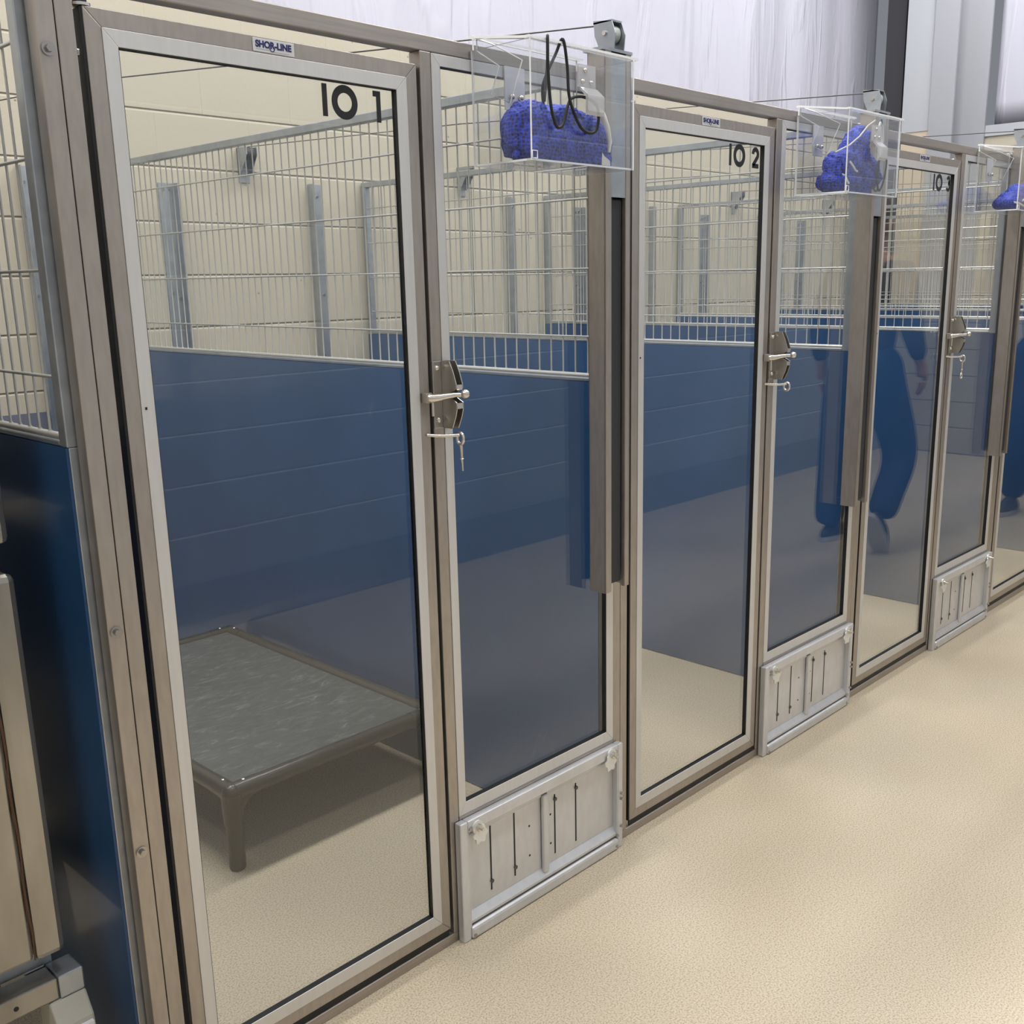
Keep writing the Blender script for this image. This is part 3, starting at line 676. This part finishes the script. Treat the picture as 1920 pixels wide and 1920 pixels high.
def spline(pts, n=10):
    out = []; P_ = [pts[0]]+list(pts)+[pts[-1]]
    for i in range(1, len(P_)-2):
        a, b_, c, d = [Vector(q) for q in P_[i-1:i+3]]
        for j in range(n):
            u = j/n; out.append(.5*((2*b_)+(c-a)*u+(2*a-5*b_+4*c-d)*u*u+(3*b_-a-3*c+d)*u**3))
    out.append(Vector(pts[-1])); return out
x, y, z = BINX[0], -.0035, 1.620
yf = y-.158
cd = [(x+.070, y-.120, z+.110), (x+.055, y-.143, z+.17), (x+.040, yf+.000, z+.2125), (x+.040, yf, z+.16), (x+.046, yf, z+.10), (x+.056, yf, z+.070), (x+.066, yf, z+.060),
      (x+.080, yf, z+.068), (x+.093, yf, z+.10), (x+.105, yf, z+.115), (x+.135, yf-.001, z+.120), (x+.170, yf-.001, z+.112), (x+.180, yf-.001, z+.090), (x+.172, yf-.001, z+.064), (x+.150, yf-.001, z+.058),
      (x+.125, yf-.003, z+.066), (x+.105, yf-.004, z+.090), (x+.094, yf-.002, z+.120), (x+.092, yf, z+.17), (x+.082, yf+.001, z+.2125), (x+.078, y-.143, z+.19), (x+.068, y-.12, z+.14), (x+.073, y-.115, z+.105)]
tag(MB().tube(spline(cd, 8), .0029, 8).build('lead_cord', M_CORD), 'black looped cord hanging over the front of the nearest clear bin', 'cord', 'black lead cords')
x = BINX[1]; yf = y-.142
cd = [(x+.205, yf+.002, z+.20), (x+.212, yf, z+.17), (x+.214, yf, z+.14), (x+.204, yf, z+.10), (x+.196, yf, z+.06), (x+.203, yf, z+.022), (x+.215, yf, z+.016), (x+.236, yf, z+.045), (x+.246, yf, z+.09), (x+.235, yf, z+.105),
      (x+.205, yf-.0005, z+.10), (x+.188, yf-.0005, z+.06), (x+.200, yf-.0005, z+.020), (x+.185, yf-.0005, z+.013), (x+.165, yf-.0005, z+.03)]
tag(MB().tube(spline(cd, 8), .0025, 8).build('lead_cord', M_CORD), 'black looped cord inside the middle clear bin', 'cord', 'black lead cords')

# ================================================================== DOG BED
def make_bed():
    t = empty('dog_bed', (.278, .605, 0))
    L, W, H, r = 1.13, .680, .205, .0205
    C = [(r, r), (W-r, r), (W-r, L-r), (r, L-r)]
    for i in range(4):
        a, b_ = Vector((*C[i], H)), Vector((*C[(i+1) % 4], H)); d = (b_-a).normalized()
        MB().cyl(a+d*.05, b_-d*.05, r, 20).build('side_tube', M_TUBE, t)
    for i in range(4):
        c = Vector((*C[i], H)); q = []
        da = (Vector((*C[(i+1) % 4], H))-c).normalized(); db = (Vector((*C[i-1], H))-c).normalized()
        mb = MB().tube([c, c+da*.075], r*1.12, 20).tube([c, c+db*.075], r*1.12, 20).ball(c, r*1.18, 0, 3)
        mb.tube([c, c-Vector((0, 0, .030)), c-Vector((0, 0, .055)), c-Vector((0, 0, .085))], [r*1.25, r*1.25, r*1.2, r*1.12], 20)
        for d in (da, db):            # flared gusset webs
            n = Vector((-d.y, d.x, 0))*.007; pts = [c+d*.068-Vector((0, 0, r)), c+d*.045-Vector((0, 0, .03)), c+d*.028-Vector((0, 0, .05)), c+d*.018-Vector((0, 0, .08)), c-Vector((0, 0, .08)), c-Vector((0, 0, .0))]
            k = len(pts); mb.add([p_+n for p_ in pts]+[p_-n for p_ in pts], [tuple(range(k)), tuple(range(2*k-1, k-1, -1))]+[(j, (j+1) % k, (j+1) % k+k, j+k) for j in range(k)])
        fit = mb.build('corner_fitting', M_TUBE, t)
        for d in (da, db): MB().ball(c+d*.035+Vector((0, 0, r*1.1)), (.006, .006, .003)).build('screw', M_BRIGHT, fit)
        MB().tube([c-Vector((0, 0, .07)), (c.x, c.y, .008), (c.x, c.y, .001)], [r, r, r*.92], 20).build('leg', M_TUBE, t)
    mb = MB(); nx, ny = 24, 36; vs = []
    for i in range(nx+1):
        for j in range(ny+1):
            u, v = i/nx, j/ny; s = .006*(1-(2*u-1)**2)*(1-(2*v-1)**2)
            vs.append((r*1.2+u*(W-2.4*r), r*1.2+v*(L-2.4*r), H+r*.45-s))
    mb.add(vs, [(i*(ny+1)+j, (i+1)*(ny+1)+j, (i+1)*(ny+1)+j+1, i*(ny+1)+j+1) for i in range(nx) for j in range(ny)], 0, True)
    o = mb.build('bed_fabric', M_VINYL, t); md = o.modifiers.new('s', 'SOLIDIFY'); md.thickness = .003; md.offset = -1
    hem = MB()
    for (x0, x1, y0_, y1_) in ((.075, W-.075, .004, .030), (.075, W-.075, L-.030, L-.004), (.004, .030, .075, L-.075), (W-.030, W-.004, .075, L-.075)):
        if x1-x0 > y1_-y0_:
            hem.tube([(x0, (C[0] if y0_ < .1 else C[2])[1], H), (x1, (C[0] if y0_ < .1 else C[2])[1], H)], r*1.06, 20)
        else: hem.tube([((C[0] if x0 < .1 else C[2])[0], y0_, H), ((C[0] if x0 < .1 else C[2])[0], y1_, H)], r*1.06, 20)
    hem.build('fabric_sleeve', M_TUBE, t)
    return t
tag(make_bed(), 'raised grey dog bed with tubular frame on the floor behind door IO 1', 'dog bed')

# ================================================================== STACKED CAGES (left)
def cage(z0, z1, label):
    t = empty('holding_cage', (0, 0, 0)); x0, x1, y0, y1 = -1.05, -.309, .095, .70
    MB().rbox(x0, x1, y0+.012, y1, z0, z1, .012).build('shell', M_CAGE, t)
    MB().rbox(x0+.01, x1-.050, y0, y0+.013, z0+.004, z1-.012, .005).build('cage_door', M_CAGE, t)
    MB().rbox(x1-.047, x1+.002, y0-.001, y0+.030, z0-.003, z1, .011).build('corner_strip', M_CAGE, t)
    sm = MB(); pts = [(x1-.0485+.0016*math.sin(i*1.7), y0-.0006, z0+.004+(z1-z0-.02)*i/14) for i in range(15)]
    sm.tube(pts, [.0012+.0012*abs(math.sin(i*2.3)) for i in range(15)], 6)
    sm.build('rust_seam', M_RUST, t)
    tag(t, label, 'cage', 'stacked steel cages'); return t
cage(.345, .988, 'lower stainless steel cage with a rusty seam at the left edge')
cage(1.038, 1.70, 'upper stainless steel cage above the lower one at the left edge')
MB_ = MB().rbox(-.42, -.315, .14, .30, .9885, 1.0345, .006); tag(MB_.build('rubber_spacer', M_BLACK), 'black rubber spacer between the two stacked cages', 'spacer')
t = empty('base_stand', (0, 0, 0))
MB().rbox(-1.05, -.327, .098, .145, .258, .297, .003).build('rail', M_CAGE, t)
MB().rbox(-.3265, -.285, .096, .150, .257, .298, .003).build('end_bracket', M_GALV, t)
MB().rbox(-1.05, -.30, .60, .66, .257, .297, .003).build('rail', M_CAGE, t)
MB().rbox(-.36, -.325, .1515, .60, .257, .297, .003).build('cross_rail', M_GALV, t)
MB().box(-.40, -.315, .15, .19, .2975, .3445).build('spacer_block', M_GALV, t)
MB().box(-.40, -.315, .55, .59, .2975, .3445).build('spacer_block', M_GALV, t)
MB().cyl((-.395, .0972, .277), (-.395, .0985, .277), .004, 12).build('hole', M_BLACK, t)
for yy in (.118, .62):
    f = MB().prism([(yy-.022, .2565), (yy+.022, .2565), (yy+.030, .22), (yy+.045, .0), (yy-.075, .0), (yy-.045, .22)], -.345, -.285, 'x').build('foot', M_LINT, t, .004)
    for i in range(7): MB().box(-.340, -.290, yy-.0535-i*.0018, yy-.0430-i*.0018, .205-i*.016, .212-i*.016).build('ridge', M_LID, f)
for xx in (-1.02,):
    for yy in (.118, .62): MB().rbox(xx-.03, xx+.03, yy-.03, yy+.03, 0, .2565, .006).build('foot', M_LINT, t)
tag(t, 'steel base rail with dusty ribbed feet under the lower cage', 'stand')

# ================================================================== PEOPLE across the aisle (seen mirrored in the glass)
def person(loc, rot, pose, label):
    t = empty('person', loc); t.rotation_euler = (0, 0, rot)
    def skin(name, verts, edges, m, sub=2):
        me = bpy.data.meshes.new(name); me.from_pydata([v[0] for v in verts], edges, []); me.update()
        o = bpy.data.objects.new('tmp', me); COL.objects.link(o)
        md = o.modifiers.new('k', 'SKIN'); md.use_smooth_shade = True
        for i, v in enumerate(verts):
            sv = me.skin_vertices[0].data[i]; r = v[1]; sv.radius = r if isinstance(r, tuple) else (r, r); sv.use_root = (i == 0)
        sd = o.modifiers.new('s', 'SUBSURF'); sd.levels = sub; sd.render_levels = sub
        dg = bpy.context.evaluated_depsgraph_get(); dg.update()
        m2 = bpy.data.meshes.new_from_object(o.evaluated_get(dg)); bpy.data.objects.remove(o); m2.name = name
        m2.materials.clear(); m2.materials.append(m)
        for p in m2.polygons: p.use_smooth = True
        ob = bpy.data.objects.new(name, m2); COL.objects.link(ob); ob.parent = t; return ob
    J = pose
    # body: pelvis root, spine, neck, head, arms, legs - one skinned surface
    v = [((0, 0, .95), (.15, .11)), ((0, 0, 1.12), (.135, .10)), ((.01, 0, 1.32), (.165, .11)), ((.01, 0, 1.45), (.10, .08)), ((.02, 0, 1.53), .055), ((.03, 0, 1.60), (.075, .085)), ((.03, 0, 1.69), (.078, .095)), ((.03, 0, 1.755), (.05, .06))]
    e = [(0,1), (1,2), (2,3), (3,4), (4,5), (5,6), (6,7)]
    for s in (1, -1):
        sh_ = len(v); el, wr = J['arm'][s]
        v += [((.0, s*.18, 1.42), .058), ((el[0], s*.235, 1.14), .043), ((wr[0], s*.25, wr[1]), .027), ((wr[0]+.02, s*.25, wr[1]-.055), (.024, .038))]
        e += [(3, sh_), (sh_, sh_+1), (sh_+1, sh_+2), (sh_+2, sh_+3)]
        kn, an = J['leg'][s]; k = len(v)
        v += [((0, s*.09, .88), .085), ((kn[0], s*kn[2], kn[1]), .058), (((kn[0]*.6+an[0]*.4), s*(kn[2]*.6+an[2]*.4), kn[1]*.6+an[1]*.4), .052), ((an[0], s*an[2], an[1]), .036)]
        e += [(0, k), (k, k+1), (k+1, k+2), (k+2, k+3)]
    skin('body', v, e, M_SKIN)
    # jeans
    v = [((0, 0, .95), (.165, .135)), ((0, 0, 1.12), (.155, .12))]; e = [(0, 1)]
    for s in (1, -1):
        kn, an = J['leg'][s]; k = len(v)
        v += [((0, s*.105, .86), .125), ((kn[0]*.5, s*(.105+kn[2])/2, (.86+kn[1])/2), .112), ((kn[0], s*kn[2], kn[1]), .094), ((kn[0]*.5+an[0]*.5-.01, s*(kn[2]+an[2])/2, (kn[1]+an[1])/2), .086), ((an[0]-.005, s*an[2], an[1]-.015), .080)]
        e += [(0, k), (k, k+1), (k+1, k+2), (k+2, k+3), (k+3, k+4)]
    skin('jeans', v, e, M_JEANS)
    v = [((0, 0, .90), (.185, .155)), ((0, 0, 1.12), (.175, .14)), ((.01, 0, 1.33), (.19, .135)), ((.01, 0, 1.46), (.09, .08))]; e = [(0,1), (1,2), (2,3)]
    for s in (1, -1):
        el, wr = J['arm'][s]; k = len(v)
        v += [((.0, s*.185, 1.42), .075), ((el[0], s*.238, 1.14), .060), ((wr[0]*.8+el[0]*.2, s*.25, wr[1]*.8+1.14*.2), .042)]
        e += [(2, k), (k, k+1), (k+1, k+2)]
    skin('fleece', v, e, M_SHIRT)
    # hands: separate fingers rooted in the palm
    for s in (1, -1):
        wr = J['arm'][s][1]; h = V((wr[0]+.02, s*.25, wr[1]-.055)); mb = MB()
        for q, (off, ln) in enumerate(((-.027, .060), (-.009, .070), (.009, .066), (.026, .052))):
            a = h+V((off, 0, -.02)); mb.tube([a, a+V((.004, -s*.006, -ln*.5)), a+V((.008, -s*.020, -ln*.95))], [.0095, .0085, .0065], 8); mb.ball(a+V((.008, -s*.020, -ln*.95)), .0066)
        a = h+V((.030, 0, .012)); mb.tube([a, a+V((.026, -s*.012, -.022)), a+V((.032, -s*.022, -.05))], [.012, .0105, .0075], 8)
        mb.build('fingers', M_SKIN, t)
    hd = MB().ball((.012, 0, 1.715), (.105, .088, .095), 0, 3).ball((-.035, 0, 1.68), (.075, .082, .09), 0, 3); hd.build('hair', M_HAIR, t)
    fc = MB()
    for s in (1, -1): fc.ball((.118, s*.033, 1.665), (.010, .014, .008), 1)
    fc.prism([(.114, 1.672), (.142, 1.628), (.114, 1.618)], -.012, .012, 'y').ball((.112, 0, 1.592), (.010, .026, .006), 0)
    for s in (1, -1): fc.ball((.02, s*.088, 1.65), (.022, .010, .032), 0)
    fc.build('face', [M_SKIN, M_EYE], t)
    for s in (1, -1):
        kn, an = J['leg'][s]; pt = J['foot'][s]
        R = Matrix.Translation((an[0], s*an[2], an[1])) @ Matrix.Rotation(pt, 4, 'Y')
        bm = bmesh.new(); bmesh.ops.create_uvsphere(bm, u_segments=24, v_segments=14, radius=1)
        for q in bm.verts:
            xx, yy, zz = q.co; X = .075+xx*.148; w_ = .047*(1-.18*max(0, -xx))
            zt = .075 if xx < .1 else .075*(1-.55*(xx-.1)/.9)
            q.co = V((X, yy*w_*(1.0 if zz > -.3 else 1.02), -.062+(zz*zt if zz > 0 else zz*.020)))
        sh_ = MB().bm(bm, 0, True, R).build('shoe', M_SHOE, t)
        sl_ = MB(); n = 28
        pts = [(.075+.152*math.cos(2*math.pi*i/n), .050*math.sin(2*math.pi*i/n)*(1-.12*(math.cos(2*math.pi*i/n) < 0))) for i in range(n)]
        sl_.add([R @ V((a, b_, -.088)) for a, b_ in pts]+[R @ V((a, b_, -.062)) for a, b_ in pts], [tuple(range(n)), tuple(range(2*n-1, n-1, -1))]+[(i, (i+1) % n, (i+1) % n+n, i+n) for i in range(n)])
        sl_.build('sole', M_SOLE, sh_)
    tag(t, label, 'person', 'people in the aisle'); return t
pose1 = {'arm': {-1: ((-.06,), (.02, .92)), 1: ((.0,), (.12, .95))}, 'leg': {-1: ((.06, .50, .17), (.02, .089, .17)), 1: ((.10, .49, .19), (-.08, .200, .17))}, 'foot': {-1: 0.0, 1: math.radians(58)}}
person((4.22, -.95, .0005), 0, pose1, 'person in dark blue jeans walking with one heel raised, mirrored in door IO 3')
pose2 = {'arm': {1: ((.04,), (.14, .95)), -1: ((-.05,), (-.02, .93))}, 'leg': {1: ((.12, .50, .12), (.02, .089, .12)), -1: ((.0, .48, .11), (-.28, .20, .11))}, 'foot': {1: 0.0, -1: math.radians(55)}}
person((5.62, -.50, .0005), math.pi, pose2, 'person in dark blue jeans mirrored in the fourth door at the right edge')
